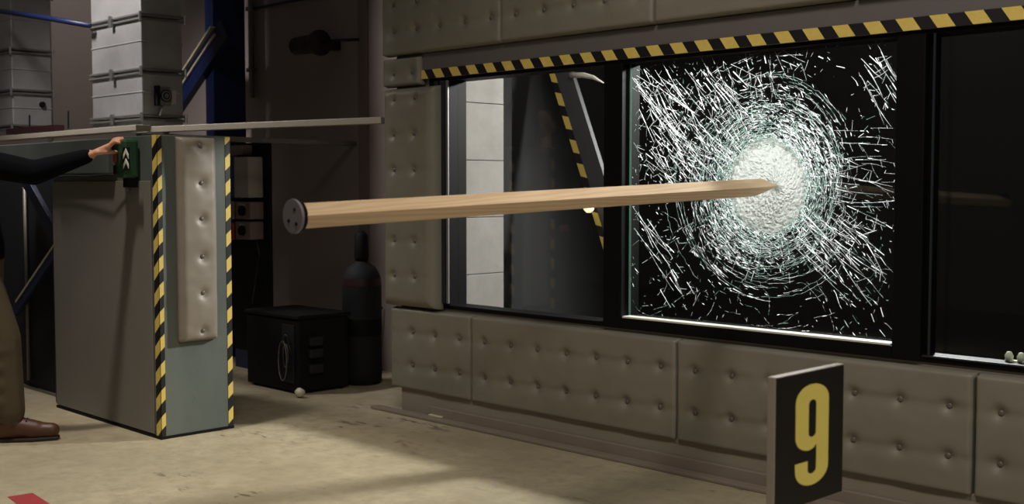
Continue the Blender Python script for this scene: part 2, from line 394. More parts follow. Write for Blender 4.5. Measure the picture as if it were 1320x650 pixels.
# ---- shattered pane: cracks as small slivers of broken glass standing in the pane
CX, CZ = -2.648, 1.2
X0, X1, Z0, Z1 = -3.352, -2.078, .628, 1.752
rnd = random.Random(3)
class Sliver:
    def __init__(s): s.mb = MB()
    def seg(s, a, b, wd, tilt=.6, full=None):
        (ax, az), (bx, bz) = a, b
        if not (X0 < ax < X1 and Z0 < az < Z1 and X0 < bx < X1 and Z0 < bz < Z1): return
        L = math.hypot(bx - ax, bz - az)
        if L < 1e-4: return
        nx, nz = -(bz - az) / L * wd / 2, (bx - ax) / L * wd / 2
        t = rnd.uniform(-tilt, tilt) * wd / 2; y = GY - .0055 - abs(t)
        if full or (full is None and rnd.random() < .45):
            k = rnd.uniform(.3, 1); s.mb.add([(ax - nx * .7, y, az - nz * .7), (bx - nx * .7 * k, y, bz - nz * .7 * k), (bx + nx * .7 * k, y + t, bz + nz * .7 * k), (ax + nx * .7, y + t, az + nz * .7)], [(0, 1, 2, 3)]); return
        mx, mz = (ax + bx) / 2 + nx * rnd.uniform(-.6, .6), (az + bz) / 2 + nz * rnd.uniform(-.6, .6)
        s.mb.add([(ax, y, az), (mx - nx, y - t, mz - nz), (bx, y, bz), (mx + nx, y + t, mz + nz)], [(0, 1, 2, 3)])
wht, grn = Sliver(), Sliver()
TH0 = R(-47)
def glint(ang):                                   # glint put into the shape: slivers wider and whiter along one direction
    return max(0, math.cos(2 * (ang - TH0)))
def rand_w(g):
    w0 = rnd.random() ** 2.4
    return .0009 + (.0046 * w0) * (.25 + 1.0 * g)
def pol(r, a): return CX + r * math.cos(a), CZ + r * math.sin(a)
def density(r, a):                                # where the photo shows many or few slivers
    d = math.degrees(a) % 360
    if r < .36: return 1.0
    k = .34
    if 100 < d < 185: k = .95
    elif 185 <= d < 245: k = .5
    elif 245 <= d < 300: k = .14
    elif 300 <= d < 345: k = .75
    elif 60 < d <= 100: k = .6
    elif 20 < d <= 60: k = .15
    else: k = .22
    return k * (1 if r < .6 else .85)
def polyline(pts, mult=1.0, skip=.3, green=.25):
    for a, b in zip(pts[:-1], pts[1:]):
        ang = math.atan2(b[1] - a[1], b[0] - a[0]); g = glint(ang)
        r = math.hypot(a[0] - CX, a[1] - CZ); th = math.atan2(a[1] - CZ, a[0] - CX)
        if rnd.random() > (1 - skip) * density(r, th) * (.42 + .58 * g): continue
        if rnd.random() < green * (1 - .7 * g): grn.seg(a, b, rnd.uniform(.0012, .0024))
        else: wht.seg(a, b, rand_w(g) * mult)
# radial cracks
for i in range(150):
    a = rnd.uniform(0, 6.283); r = rnd.uniform(.15, .24); rmax = rnd.choice((.35, .5, .8, 1.1)); bend = rnd.uniform(-.25, .25)
    pts = [pol(r, a)]
    while r < rmax:
        st = rnd.uniform(.012, .045); r += st; a += bend * st + rnd.gauss(0, .012); pts.append(pol(r, a))
    polyline(pts, 1.0, .3)
# bundles of long white streaks modelled in place of glints, upper left, lower left, lower right and upper right
def streaks(n, xa, xb, za, zb, l0, l1, ang, jit, mult):
    for i in range(n):
        x, z = rnd.uniform(xa, xb), rnd.uniform(za, zb); L = rnd.uniform(l0, l1); a = ang + rnd.gauss(0, jit); pts = [(x, z)]
        k = 0
        while k < L:
            st = rnd.uniform(.015, .05); k += st; a += rnd.gauss(0, .06); x += math.cos(a) * st; z += math.sin(a) * st; pts.append((x, z))
        for p, q in zip(pts[:-1], pts[1:]):
            if rnd.random() < .3:
                b_ = a + rnd.choice((-1, 1)) * rnd.uniform(.7, 1.6); l_ = rnd.uniform(.01, .04); wht.seg(p, (p[0] + math.cos(b_) * l_, p[1] + math.sin(b_) * l_), rnd.uniform(.0008, .002), full=True)
            if rnd.random() < .85: wht.seg(p, q, (rand_w(.9) if rnd.random() < .6 else .0013) * mult, full=True)
streaks(26, -3.35, -3.15, 1.45, 1.74, .15, .42, R(-49), .12, 1.55)
streaks(28, -3.2, -2.85, 1.38, 1.74, .10, .34, R(-47), .14, 1.49)
streaks(16, -3.34, -3.05, 1.25, 1.45, .06, .25, R(-38), .2, 1.28)
streaks(8, -3.35, -3.25, .98, 1.12, .12, .45, R(-52), .08, 1.49)
streaks(5, -3.25, -3.1, .72, .85, .05, .14, R(-50), .1, 1.35)
streaks(34, -2.55, -2.3, .93, 1.14, .08, .3, R(-33), .12, 1.0)
streaks(16, -2.25, -2.12, 1.5, 1.75, .06, .24, R(-50), .1, 1.2)
streaks(14, -2.9, -2.5, 1.62, 1.75, .05, .16, R(-50), .35, 1.0)
streaks(9, -2.3, -2.1, 1.0, 1.3, .04, .14, R(-8), .12, .8)
# concentric cracks
for i in range(260):
    r = .17 + abs(rnd.gauss(0, .13)) + (rnd.random() < .25) * rnd.uniform(.1, .5); a = rnd.uniform(0, 6.283); sp = rnd.uniform(.25, 1.3) * .3 / r
    pts = []; end = a + sp
    while a < end:
        pts.append(pol(r * (1 + .01 * rnd.gauss(0, 1)), a)); a += rnd.uniform(.012, .04) / r
    polyline(pts, 1.0, .25, .3)
# dense ring of short splinters, made whiter and wider where they would glint
for i in range(5200):
    r = .165 + abs(rnd.gauss(0, .125)); a = rnd.uniform(0, 6.283)
    if rnd.random() > density(r, a) * (1.0 if r < .4 else .5): continue
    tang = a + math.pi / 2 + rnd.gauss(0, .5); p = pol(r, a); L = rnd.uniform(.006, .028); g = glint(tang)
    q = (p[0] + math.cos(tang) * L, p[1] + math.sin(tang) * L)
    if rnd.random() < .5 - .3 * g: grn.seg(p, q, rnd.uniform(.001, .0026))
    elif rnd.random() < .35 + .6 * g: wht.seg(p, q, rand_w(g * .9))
for i in range(150):                               # thin unbroken ring lines
    r = .175 + abs(rnd.gauss(0, .11)); a = rnd.uniform(0, 6.283); end = a + rnd.uniform(.3, 1.6); dr = rnd.gauss(0, .03); prev = None
    while a < end:
        q = pol(r + rnd.gauss(0, .002), a); st = rnd.uniform(.012, .03) / r; a += st; r += dr * st
        if prev: (grn if rnd.random() < .55 else wht).seg(prev, q, rnd.uniform(.0008, .0018), full=True)
        prev = q
for i in range(1300):                              # crushed rim around the crater
    r = rnd.gauss(.178, .014); a = rnd.uniform(0, 6.283); p = pol(r, a); t = rnd.uniform(0, 6.283); L = rnd.uniform(.004, .014)
    (wht if rnd.random() < .7 else grn).seg(p, (p[0] + math.cos(t) * L, p[1] + math.sin(t) * L), rnd.uniform(.001, .004))
def arcs(n, r0, r1, d0, d1, mult):                 # extra white ring cracks standing in for glints
    for i in range(n):
        r = rnd.uniform(r0, r1); a = R(rnd.uniform(d0, d1)); end = a + rnd.uniform(.05, .3); prev = None; dr = rnd.gauss(0, .05)
        while a < end:
            q = pol(r + rnd.gauss(0, .0015), a); st = rnd.uniform(.012, .035) / r; a += st; r += dr * st
            if prev and rnd.random() < .8: wht.seg(prev, q, (rand_w(.9) if rnd.random() < .6 else .0013) * mult)
            prev = q
arcs(90, .2, .42, 25, 105, 1.15); arcs(70, .22, .46, 195, 262, 1.1); arcs(26, .24, .44, 150, 195, .9); arcs(22, .24, .44, 300, 372, .8)
arcs(10, .5, .62, 70, 120, .8); arcs(12, .42, .6, 255, 320, .7)
streaks(18, -2.5, -2.2, 1.08, 1.42, .08, .3, R(-4), .12, .75)
# scattered flecks drawn as sparkle and fine web over the whole pane
for i in range(1500):
    p = (rnd.uniform(X0, X1), rnd.uniform(Z0, Z1)); a = math.atan2(p[1] - CZ, p[0] - CX); r = math.hypot(p[0] - CX, p[1] - CZ)
    if rnd.random() > density(r, a) + .04: continue
    t = rnd.choice((a, a + 1.57, TH0, TH0)) + rnd.gauss(0, .4); L = rnd.uniform(.004, .022); q = (p[0] + math.cos(t) * L, p[1] + math.sin(t) * L)
    (wht if rnd.random() < .75 else grn).seg(p, q, rand_w(glint(t)))
for i in range(30):                                # fine wandering cracks
    x, z = rnd.uniform(X0, X1), rnd.uniform(Z0, Z1); a = rnd.uniform(0, 6.283)
    for k in range(rnd.randint(8, 30)):
        st = rnd.uniform(.01, .025); a += rnd.gauss(0, .28); nx, nz = x + math.cos(a) * st, z + math.sin(a) * st
        if rnd.random() < .7: (grn if rnd.random() < .5 else wht).seg((x, z), (nx, nz), rnd.uniform(.0005, .0012))
        x, z = nx, nz
for s_, nm, m, lb in ((wht, 'glass_cracks', 'crack', 'white cracks, widened where they would glint'), (grn, 'glass_cracks', 'crack_green', 'fine greenish cracks')):
    o = s_.mb.build(nm, m, broken); tag(o, lb, None, None, 'stuff')
# crater: dished disc of pulverised glass
vs, fs = [], []; NR, NA = 22, 96
for i in range(NR + 1):
    for k in range(NA):
        a = 6.28318 * k / NA; rim = .178 * (1 + .05 * noise.noise(Vector((math.cos(a) * 2, math.sin(a) * 2, 3))) + .02 * rnd.uniform(-1, 1)); q = i / NR; r = rim * q
        y = GY - .010 + .055 * (1 - q * q) ** 1.5 + .004 * noise.noise(Vector((r * math.cos(a) * 30, r * math.sin(a) * 30, 1))) + .008 * noise.noise(Vector((r * math.cos(a) * 14, r * math.sin(a) * 14, 5))) + .004 * rnd.uniform(-1, 1)
        vs.append((CX + r * math.cos(a), y, CZ + r * 1.06 * math.sin(a)))
for i in range(NR):
    for k in range(NA): fs.append((i * NA + k, i * NA + (k + 1) % NA, (i + 1) * NA + (k + 1) % NA, (i + 1) * NA + k))
fs.append(tuple(range(NA)))
tag(MB().add(vs, fs).build('impact_crater', 'crater', broken), 'frosted white dish of crushed glass')
# green edge of the broken pane
box('pane_edge', 'crack_green', broken, -3.356, -3.350, GY - .012, GY - .005, .626, 1.75)

# ---- behind the window: concrete pillar, leaning beam, small lamp
pe = empty('concrete_pillar', (-4.76, 4.34, 0)); tag(pe, 'pale concrete block pillar behind the left window pane', 'pillar')
zs = [0, .36, .72, 1.03, 1.34, 1.65, 1.96, 2.27, 2.6]
for a, b in zip(zs[:-1], zs[1:]): box('concrete_block', 'concrete', pe, -4.82, -4.70, 4.125, 4.57, a + .0015, b - .0015, .003)
by = 5.1
def bxz(px, py): return hit(px, py, 1, by)
a, b = bxz(709, 97), bxz(787, 350); d = (b - a).normalized(); top = a - d * .12; bot = a + d * ((0.0 - a.z) / d.z)
side = Vector((-d.z, 0, d.x)) if -d.z > 0 else Vector((d.z, 0, -d.x))
be = empty('leaning_beam', (bot.x, by, 0)); tag(be, 'grey steel beam leaning behind the window with hazard tape along its edge', 'beam')
wbm = .16
def strip(st, y0, y1):
    n_ = len(st); vs_ = [q for L_, R_ in st for q in (L_, R_)]; vs_ = [V3(q, y0) for q in vs_] + [V3(q, y1) for q in vs_]; fs_ = []; m_ = 2 * n_
    for i_ in range(n_ - 1):
        a_ = 2 * i_; fs_ += [(a_, a_ + 2, a_ + 3, a_ + 1), (m_ + a_, m_ + a_ + 1, m_ + a_ + 3, m_ + a_ + 2), (a_, m_ + a_, m_ + a_ + 2, a_ + 2), (a_ + 1, a_ + 3, m_ + a_ + 3, m_ + a_ + 1)]
    fs_ += [(0, 1, m_ + 1, m_), (m_ - 2, 2 * m_ - 2, 2 * m_ - 1, m_ - 1)]
    return MB().add(vs_, fs_)
def V3(q, y): return Vector((q.x, y, q.z))
mid = a + d * (a.z - 1.15) / -d.z; low = a + d * (a.z - .55) / -d.z
strip([(top, top + side * wbm), (mid, mid + side * wbm), (low, low + side * .035), (bot, bot + side * .03)], by, by + .03).build('beam_body', 'grey_beam', be)
strip([(top, top + side * .04), (mid, mid + side * .04), (low, low + side * .03), (bot, bot + side * .028)], by - .004, by - .001).build('hazard_tape', 'haz_beam', be)
p0 = bxz(737, 97); MB().tube([p0 + Vector((.0, -.01, 0)), bxz(752, 97), bxz(765, 100), bxz(778, 107)], [.016, .016, .012, .003], 8).build('hook', 'label', be, 0, True)
p = bxz(768, 266); le = empty('work_lamp', (p.x, by - .06, p.z)); tag(le, 'small lit work lamp on the leaning beam behind the window', 'lamp')
MB().tube([(p.x, by - .001, p.z + .03), (p.x, by - .06, p.z + .03)], .008, 8).build('bracket', 'matte_black', le)
MB().tube([(p.x, by - .06, p.z + .045), (p.x, by - .06, p.z + .02), (p.x, by - .06, p.z)], [.014, .022, .03], 16).build('shade', 'matte_black', le, 0, True)
MB().tube([(p.x, by - .06, p.z - .001), (p.x, by - .06, p.z - .018), (p.x, by - .06, p.z - .036)], [.03, .03, .012], 14).build('bulb', 'lamp_on', le, 0, True)
# flood lamp at the back of the chamber and a small one added to light the beam
for c, k, lb_ in ((CHAMBER_LAMP, 1.0, 'flood lamp hung at the back of the chamber facing the shattered pane'), (BEAM_FILL, .4, 'small added flood lamp brightening the leaning beam')):
    fl = empty('flood_lamp', c); tag(fl, lb_, 'lamp')
    MB().box(c.x - .16 * k, c.x + .16 * k, c.y - .05 * k, c.y + .09 * k, c.z + .0, c.z + .1 * k).build('housing', 'matte_black', fl, .008)
    MB().tube([(c.x, c.y + .02, c.z + .1 * k), (c.x, c.y + .02, 3.0)], .012, 8).build('hanger', 'matte_black', fl)
    box('lens', 'lamp_face', fl, c.x - .14 * k, c.x + .14 * k, c.y - .03 * k, c.y + .07 * k, c.z - .006, c.z)
# pale fitting by the sill behind the right pane
p = hit(1309, 463, 1, 4.085); fe = empty('sill_fitting', (p.x, 4.085, .592)); tag(fe, 'small pale two-knob fitting on the sill behind the dark right pane', 'fitting')
for dx in (-.022, .02): MB().tube([(p.x + dx, 4.085, .592), (p.x + dx, 4.085, .612), (p.x + dx, 4.085, .626)], [.012, .015, .007], 10).build('knob', 'pale', fe, 0, True)
box('bracket', 'pale', fe, p.x - .035, p.x + .033, 4.075, 4.095, .592, .598, .001)

# ================================================================== timber missile
WX = -2.646; a, b = Vector((WX, 1.804, 1.12)), Vector((WX, 4.055, 1.198))
d = (b - a).normalized(); phi = R(20)
e1 = Vector((math.cos(phi), 0, -math.sin(phi))); e1 = (e1 - d * e1.dot(d)).normalized(); e2 = d.cross(e1).normalized()
if e2.z < 0: e2 = -e2
hw, ht = .0445, .019
mis = empty('timber_missile', (WX, 1.79, 1.07)); tag(mis, 'long pale pine plank flying into the shattered window pane', 'plank')
c4 = [e1 * -hw + e2 * ht, e1 * hw + e2 * ht, e1 * hw - e2 * ht, e1 * -hw - e2 * ht]
cut = [0, 0, -.15, -.15]
vs = [a + q for q in c4] + [b + q + d * k for q, k in zip(c4, cut)]
MB().add(vs, [(3, 2, 1, 0), (4, 5, 6, 7), (0, 1, 5, 4), (1, 2, 6, 5), (2, 3, 7, 6), (3, 0, 4, 7)]).build('timber', 'pine', mis, .002)
MB().tube([a - d * .010, a - d * .008, a + d * .002, a + d * .004], [.044, .047, .047, .044], 28).build('sabot', 'matte_black', mis, .002)
fc = a - d * .012
pl = MB().tube([fc - d * .004, fc + d * .004], .0465, 28).build('end_plate', 'sabot', mis, .001)
for ox, oz in ((.012, .018), (-.016, -.012), (.018, -.02)):
    MB().tube([fc - d * .006 + Vector((ox, 0, oz)), fc - d * .003 + Vector((ox, 0, oz))], .005, 8).build('screw', 'matte_black', pl)

# ================================================================== the padded block at the left
bx0, bx1, by0, by1, bz = -6.25, -5.10, 2.70, 3.085, 1.44
bk = empty('steel_block', ((bx0 + bx1) / 2, (by0 + by1) / 2, 0)); tag(bk, 'tall grey-green painted block with hazard tape edges and a padded strip', 'block')
box('body', 'block', bk, bx0, bx1, by0, by1, .004, bz, .004)
tp = MB().box(bx1 - .045, bx1 + .002, by0 - .002, by0, .004, bz).box(bx1, bx1 + .002, by0 - .002, by0 + .022, .004, bz)
tp.build('hazard_tape', 'haz_block', bk)
MB().box(bx1, bx1 + .002, by1 - .026, by1 + .001, .004, bz).build('hazard_tape', 'haz_block2', bk)
# padded strip on its end face
pa, pb = hit(234, 300, 0, bx1 + .05), hit(282, 300, 0, bx1 + .05); zb = hit(258, 440, 0, bx1 + .05).z
W = pb.y - pa.y; zt = 1.432
rows = [hit(261, y, 0, bx1 + .05).z - zb for y in (188, 236, 282, 331, 378, 427)]
vs, fs, hf = pad_mesh(W, zt - zb, .05, rows, [W * .56], .03, dep=.016, rowcrease=0, puff=.008)
po = MB().add([(bx1 - y, pa.y + x, zb + z) for x, y, z in vs], fs).build('padded_strip', 'leather_warm', bk, 0, True)
for rz in rows: button_mesh((bx1 + hf(W * .56, rz) - .004, pa.y + W * .56, zb + rz), (1, 0, 0)).build('button', 'button', po, 0, True)
# header board across the face, with the slot below it
box('header_board', 'block', bk, -6.95, -5.50, by0 - .05, by0 - .001, 1.262, 1.432, .004)
box('side_plate', 'block_taupe', bk, -6.245, -5.16, by0 - .008, by0 - .001, .02, 1.225, .002)
box('base_lip', 'matte_black', bk, bx0 - .005, bx1 + .004, by0 - .006, by1 + .004, 0, .014)
p = hit(167.5, 245, 1, by0 - .01); MB().tube([(p.x, by0 - .008, p.z), (p.x, by0 - .022, p.z)], .008, 8).build('bolt', 'silver', bk)

# control box hung on the block's face
gx0, gx1, gz0, gz1 = -5.358, -5.256, 1.238, 1.425; gy = by0 - .09
gb = empty('control_box', (-5.27, by0 - .05, gz0)); tag(gb, 'green plastic control box with white chevrons under the hand', 'control box')
box('housing', 'green', gb, gx0, gx1, gy, by0 - .009, gz0, gz1, .016)
ps = hit(163, 204, 1, gy); 
box('chevron_label', 'matte_black', gb, ps.x - .031, ps.x + .031, gy - .002, gy + .002, ps.z - .056, ps.z + .05)
for dz in (.016, -.030):
    wv = .027; th = .020; z = ps.z + dz
    MB().add([(ps.x - wv, gy - .004, z - .02), (ps.x, gy - .004, z + .01), (ps.x + wv, gy - .004, z - .02), (ps.x + wv, gy - .004, z - .02 + th), (ps.x, gy - .004, z + .01 + th), (ps.x - wv, gy - .004, z - .02 + th)]
             + [(ps.x - wv, gy - .001, z - .02), (ps.x, gy - .001, z + .01), (ps.x + wv, gy - .001, z - .02), (ps.x + wv, gy - .001, z - .02 + th), (ps.x, gy - .001, z + .01 + th), (ps.x - wv, gy - .001, z - .02 + th)],
             [(0, 1, 4, 5), (1, 2, 3, 4), (6, 11, 10, 7), (7, 10, 9, 8), (0, 6, 7, 1), (1, 7, 8, 2), (2, 8, 9, 3), (3, 9, 10, 4), (4, 10, 11, 5), (5, 11, 6, 0)]).build('chevron', 'white', gb)
box('grip', 'matte_black', gb, gx0 - .004, gx0 + .035, gy - .01, gy + .012, 1.36, 1.40, .006)
box('red_switch', 'red', gb, gx0 + .004, gx0 + .032, gy - .008, gy + .012, 1.315, 1.352, .006)
box('black_switch', 'matte_black', gb, gx0 + .004, gx0 + .03, gy - .006, gy + .012, 1.255, 1.30, .004)
box('lower_bracket', 'matte_black', gb, gx0 + .03, gx0 + .085, gy + .03, by0 - .009, gz0 - .045, gz0 + .005, .004)
cb = MB().tube([(gx0 + .01, gy + .05, gz0 + .015), (-5.5, gy + .02, 1.255), (-5.7, gy + .03, 1.248), (-5.95, gy + .035, 1.252), (-6.2, gy + .035, 1.245)], .005, 8).build('control_cable', 'cable', gb, 0, True)

# dark panel, navy braces and conduit left of the block
dp = empty('charcoal_panel', (-6.75, 2.82, 0)); tag(dp, 'dark charcoal steel panel standing beyond the block', 'panel')
box('board', 'dark_panel', dp, -7.45, -6.27, 2.85, 2.89, .012, 1.26, .003)
box('foot_rail', 'grey_rail', dp, -7.45, -6.27, 2.83, 2.91, 0, .012)
MB().tube([(hit(21, 300, 1, 2.78).x, 2.835, .05), (hit(21, 300, 1, 2.78).x, 2.835, 1.26)], .012, 8).build('conduit', 'grey_rail', dp, 0, True)
P = lambda x, y: hit(x, y, 1, 2.765)
br = empty('brace_frame', (P(74, 318).x, 2.765, 0)); tag(br, 'pair of navy steel braces meeting beside the block', 'brace')
MB().bar(P(28, 222), P(80, 318), .03, .075).build('brace', 'navy', br, .003)
MB().bar(P(80, 314), P(20, 402), .03, .055).build('brace', 'blue', br, .003)
MB().bar(P(79, 308) - Vector((0, .018, 0)), P(24, 389) - Vector((0, .018, 0)), .004, .012).build('edge_strip', 'slat', br)
box('upright', 'navy', br, P(74, 318).x - .03, P(74, 318).x + .03, 2.75, 2.79, 0, 1.2, .003)

# ================================================================== ducts
def duct(x1, y0, wd, dp_, zb, label, corner_zs, gauge=False):
    e = empty('ventilation_duct', (x1 - wd / 2, y0 + dp_ / 2, zb)); tag(e, label, 'duct', 'galvanised ducts along the hall wall')
    zs = [zb] + corner_zs + [5.6]
    for a, b in zip(zs[:-1], zs[1:]): box('duct_section', 'galv', e, x1 - wd, x1, y0, y0 + dp_, a + .002, b - .002, .007)
    for a, b in zip(zs[:-1], zs[1:]):
        m = a + (b - a) * .55
        if b - a > .2: MB().box(x1 - wd - .004, x1 + .004, y0 - .004, y0 + dp_ + .004, m - .004, m + .004).build('stiffening_bead', 'galv', e, .003)
    for z in corner_zs:
        f = MB()
        for s_ in (-.013, .013):
            zz = z + s_; k = .014
            f.box(x1 - wd - k, x1 + k, y0 - k, y0, zz - .006, zz + .006).box(x1 - wd - k, x1 + k, y0 + dp_, y0 + dp_ + k, zz - .006, zz + .006)
            f.box(x1, x1 + k, y0, y0 + dp_, zz - .006, zz + .006).box(x1 - wd - k, x1 - wd, y0, y0 + dp_, zz - .006, zz + .006)
        fo = f.build('flange', 'galv_dark', e, .002)
        box('clamp', 'silver', fo, x1 - wd * .55, x1 - wd * .55 + .035, y0 - .03, y0 - .012, z - .04, z + .03, .003)
        for (cx, cy) in ((x1 + .01, y0 - .01), (x1 + .01, y0 + dp_ + .01)):
            MB().tube([(cx, cy, z - .026), (cx, cy, z + .026)], .01, 8).build('corner_bolt', 'silver', fo)
    return e
d1 = duct(-6.40, 3.30, .64, .262, 1.545, 'wide galvanised ventilation duct with a gauge, above the block', [1.60, 1.868, 2.182, 2.52, 2.9, 3.3])
fx = -6.40
pg = hit(209, 124, 0, fx)
g = box('gauge', 'galv_dark', d1, fx, fx + .035, pg.y - .045, pg.y + .04, pg.z - .056, pg.z + .056, .006)
box('side_frame', 'matte_black', g, fx, fx + .038, pg.y - .052, pg.y - .03, pg.z - .058, pg.z + .058, .003)
for k, (rr, m) in enumerate(((.036, 'matte_black'), (.030, 'silver'), (.021, 'matte_black'), (.014, 'silver'))):
    MB().tube([(fx + .035 + .002 * k, pg.y + .006, pg.z), (fx + .039 + .002 * k, pg.y + .006, pg.z)], rr, 20).build('dial_ring', m, g)
pl_ = hit(224, 125, 0, fx); box('label_plate', 'label', d1, fx, fx + .004, pl_.y - .013, pl_.y + .014, pl_.z - .04, pl_.z + .04)
MB().tube([(fx + .02, pg.y - .005, pg.z - .055), (fx + .022, pg.y - .015, pg.z - .075), (fx + .018, pg.y - .028, pg.z - .115)], .008, 8).build('probe_pipe', 'silver', d1, 0, True)
d2 = duct(-8.07, 3.22, .62, .27, 1.56, 'galvanised ventilation duct standing farther from the block', [1.60, 1.84, 2.115, 2.5, 2.9])
MB().tube([(-8.07, 3.42, 1.76), (-8.05, 3.42, 1.76)], .02, 12).build('port_cap', 'matte_black', d2)
# pale rails at duct foot level
def railthing(name, label, pa, pb, wd, th, mat, cat='rail'):
    e = MB().bar(pa, pb, wd, th).build(name, mat, None, .003); return tag(e, label, cat)
railthing('grey_slat', 'long pale slat running below both ducts over the block', (-9.6, 3.16, 1.515), (-6.12, 3.16, 1.523), .09, .032, 'slat')
railthing('support_rail', 'pale bar from the duct foot to the padded wall', (-6.50, 3.30, 1.527), (-5.005, 3.965, 1.552), .045, .035, 'slat')
railthing('support_rail', 'dim bar from the duct foot back to the hall wall', (-6.30, 3.22, 1.488), (-6.30, YB, 1.478), .05, .03, 'grey_rail')
tray = empty('cable_tray', (-7.55, 3.16, 1.53)); tag(tray, 'low dark cable tray lying on the long slat between the ducts', 'cable tray')
box('tray', 'rust', tray, -7.95, -7.20, 3.125, 3.19, 1.541, 1.58, .002)
for px in (38, 88):
    p = hit(px, 160, 1, 3.16); MB().tube([(p.x, 3.16, 1.55), (p.x + .004, 3.16, 1.66)], .006, 6).build('pin', 'cable', tray)
# navy column, brace, hose, conduit, siren on the building wall
cl = empty('navy_column', (-7.55, 4.42, 0)); tag(cl, 'square navy steel column rising behind the block', 'column')
pa, pb = hit(267, 200, 1, 4.32), hit(318, 200, 1, 4.32)
x1c = pb.x; 
ya = 4.30; x_r = hit(318, 200, 1, 4.56).x; x_l = hit(266, 200, 1, ya).x
box('shaft', 'navy', cl, x_l, x_r, ya, 4.56, 0, 5.8, .006); box('foot_plate', 'navy', cl, x_l - .06, x_r + .06, ya - .06, 4.62, 0, .02)
p1, p2 = hit(238, 106, 1, 4.28), hit(281, 40, 1, 4.28)
dd = (p2 - p1).normalized()
dn = Vector((dd.z, 0, -dd.x))                         # square to the brace, towards its lower side
MB().bar(p1 - dd * 1.1 + dn * .06, p2 + dd * .1 + dn * .06, .05, .15).build('brace', 'navy', cl, .003)
MB().bar(p1 - dd * 1.1 + dn * -.03 + Vector((0, -.02, 0)), p2 + dn * -.03 + Vector((0, -.02, 0)), .06, .014).build('edge_strip', 'slat', cl)
MB().bar(p1 - dd * 1.1 + dn * .03 + Vector((0, -.034, 0)), p2 + dn * .03 + Vector((0, -.034, 0)), .014, .014).build('edge_strip', 'slat', cl)
box('gusset', 'grey_rail', cl, x_l - .12, x_l, 4.33, 4.35, 2.0, 2.2)
tag(MB().tube([hit(-25, 11, 1, 3.1), hit(20, 17, 1, 3.12), hit(70, 25, 1, 3.2), hit(115.5, 33, 1, 3.25)], .017, 10).build('blue_hose', 'blue', None, 0, True), 'dark blue hose stretched between the two ducts', 'hose')
xp = hit(323, 100, 1, YB - .04).x
cp = empty('wall_conduit', (xp, YB - .02, .9)); tag(cp, 'thin grey conduit running up the hall wall beside the navy column', 'conduit')
zlow = hit(323, 127, 1, YB).z
MB().tube([(xp, YB - .03, zlow), (xp, YB - .03, 5.5)], .022, 10).build('riser', 'grey_rail', cp, 0, True)
zc = hit(323, 13, 1, YB).z
MB().tube([(xp, YB - .025, zc), (-5.15, YB - .025, zc)], .010, 8).build('branch', 'cable', cp, 0, True)
for z in (zc, zlow + .2): box('clip', 'grey_rail', cp, xp - .035, xp + .035, YB - .055, YB, z - .015, z + .015, .003)
sy = 4.55; p = hit(380, 60, 1, sy); q = hit(404, 60, 1, sy); q2 = hit(414, 60, 1, sy)
sr = empty('wall_siren', (q.x, sy, p.z - .1)); tag(sr, 'dark red drum siren on the hall wall', 'siren')
MB().tube([(p.x, sy, p.z), (p.x + .02, sy, p.z), (q.x, sy, p.z)], [.05, .06, .062], 20).build('drum', 'rust', sr, .004, True)
MB().tube([(q.x, sy, p.z), (q2.x - .03, sy, p.z), (q2.x, sy, p.z)], [.066, .084, .086], 20).build('horn', 'rust', sr, .004, True)
MB().tube([(q2.x, sy, p.z), (q2.x + .1, sy + .05, p.z + .01), (hit(463, 47, 1, YB - .03).x, YB - .03, p.z + .02)], .010, 8).build('rod', 'cable', sr, 0, True)
box('wall_bracket', 'rust', sr, q.x - .03, q.x + .03, sy + .06, YB, p.z - .03, p.z + .03)

# socket board beside the block
ey = 4.15
def E(x, y): return hit(x, y, 1, ey)
eb = empty('socket_board', (E(320, 300).x, ey + .04, E(320, 312).z)); tag(eb, 'electrical board of grey boxes and power sockets beside the block', 'socket board')
def ebox(name, mat, xa, xb, ya, yb, d0=.02, dep=.09, bev=.006, parent=None):
    a, b = E(xa, ya), E(xb, yb); return box(name, mat, parent or eb, a.x, b.x, ey - dep, ey + d0, b.z, a.z, bev)
box('back_board', 'matte_black', eb, E(296, 300).x, E(343, 300).x, ey + .02, ey + .05, .12, E(320, 184).z, .003)
box('stand_leg', 'navy', eb, E(298, 300).x, E(316, 300).x, ey + .021, ey + .07, 0, 1.3)
ebox('blue_cover', plain('blue_cover', rgb(30, 70, 110), .5), 303, 313, 200, 256, .02, .04)
for yy in (220, 228, 243, 251):
    c = E(300.5, yy); MB().tube([(c.x + .02, ey - .042, c.z), (c.x + .02, ey - .05, c.z)], .010, 8).build('screw', 'pale', eb)
ebox('meter_box', 'box_grey', 317, 336, 203, 255)
ebox('top_fitting', 'box_brown', 305, 322, 188, 200, .02, .06)
for (xa, xb, ya, yb) in ((300, 314, 259, 283), (317, 337, 260, 283), (317, 337, 285, 309), (300, 314, 286, 309)):
    s_ = ebox('socket', 'box_brown' if not (xa == 300 and ya == 286) else 'red', xa, xb, ya, yb, .02, .08, .008)
    c = E((xa + xb) / 2, (ya + yb) / 2); MB().tube([(c.x, ey - .08, c.z), (c.x, ey - .1, c.z)], [.034, .03], 14).build('socket_cap', 'matte_black', s_, 0, False)
    MB().tube([(c.x - .03, ey - .085, c.z + .035), (c.x, ey - .095, c.z + .04), (c.x + .03, ey - .085, c.z + .035)], .005, 6).build('spring_lid', 'box_grey', s_)
c = E(308.5, 299); MB().tube([(c.x, ey - .1, c.z), (c.x, ey - .115, c.z)], .014, 12).build('knob', 'pale', eb)
MB().tube([E(336, 309) + Vector((0, -.03, 0)), E(338, 330) + Vector((0, -.02, 0)), E(330, 360), E(326, 392)], .008, 8).build('lead', 'cable', eb, 0, True)

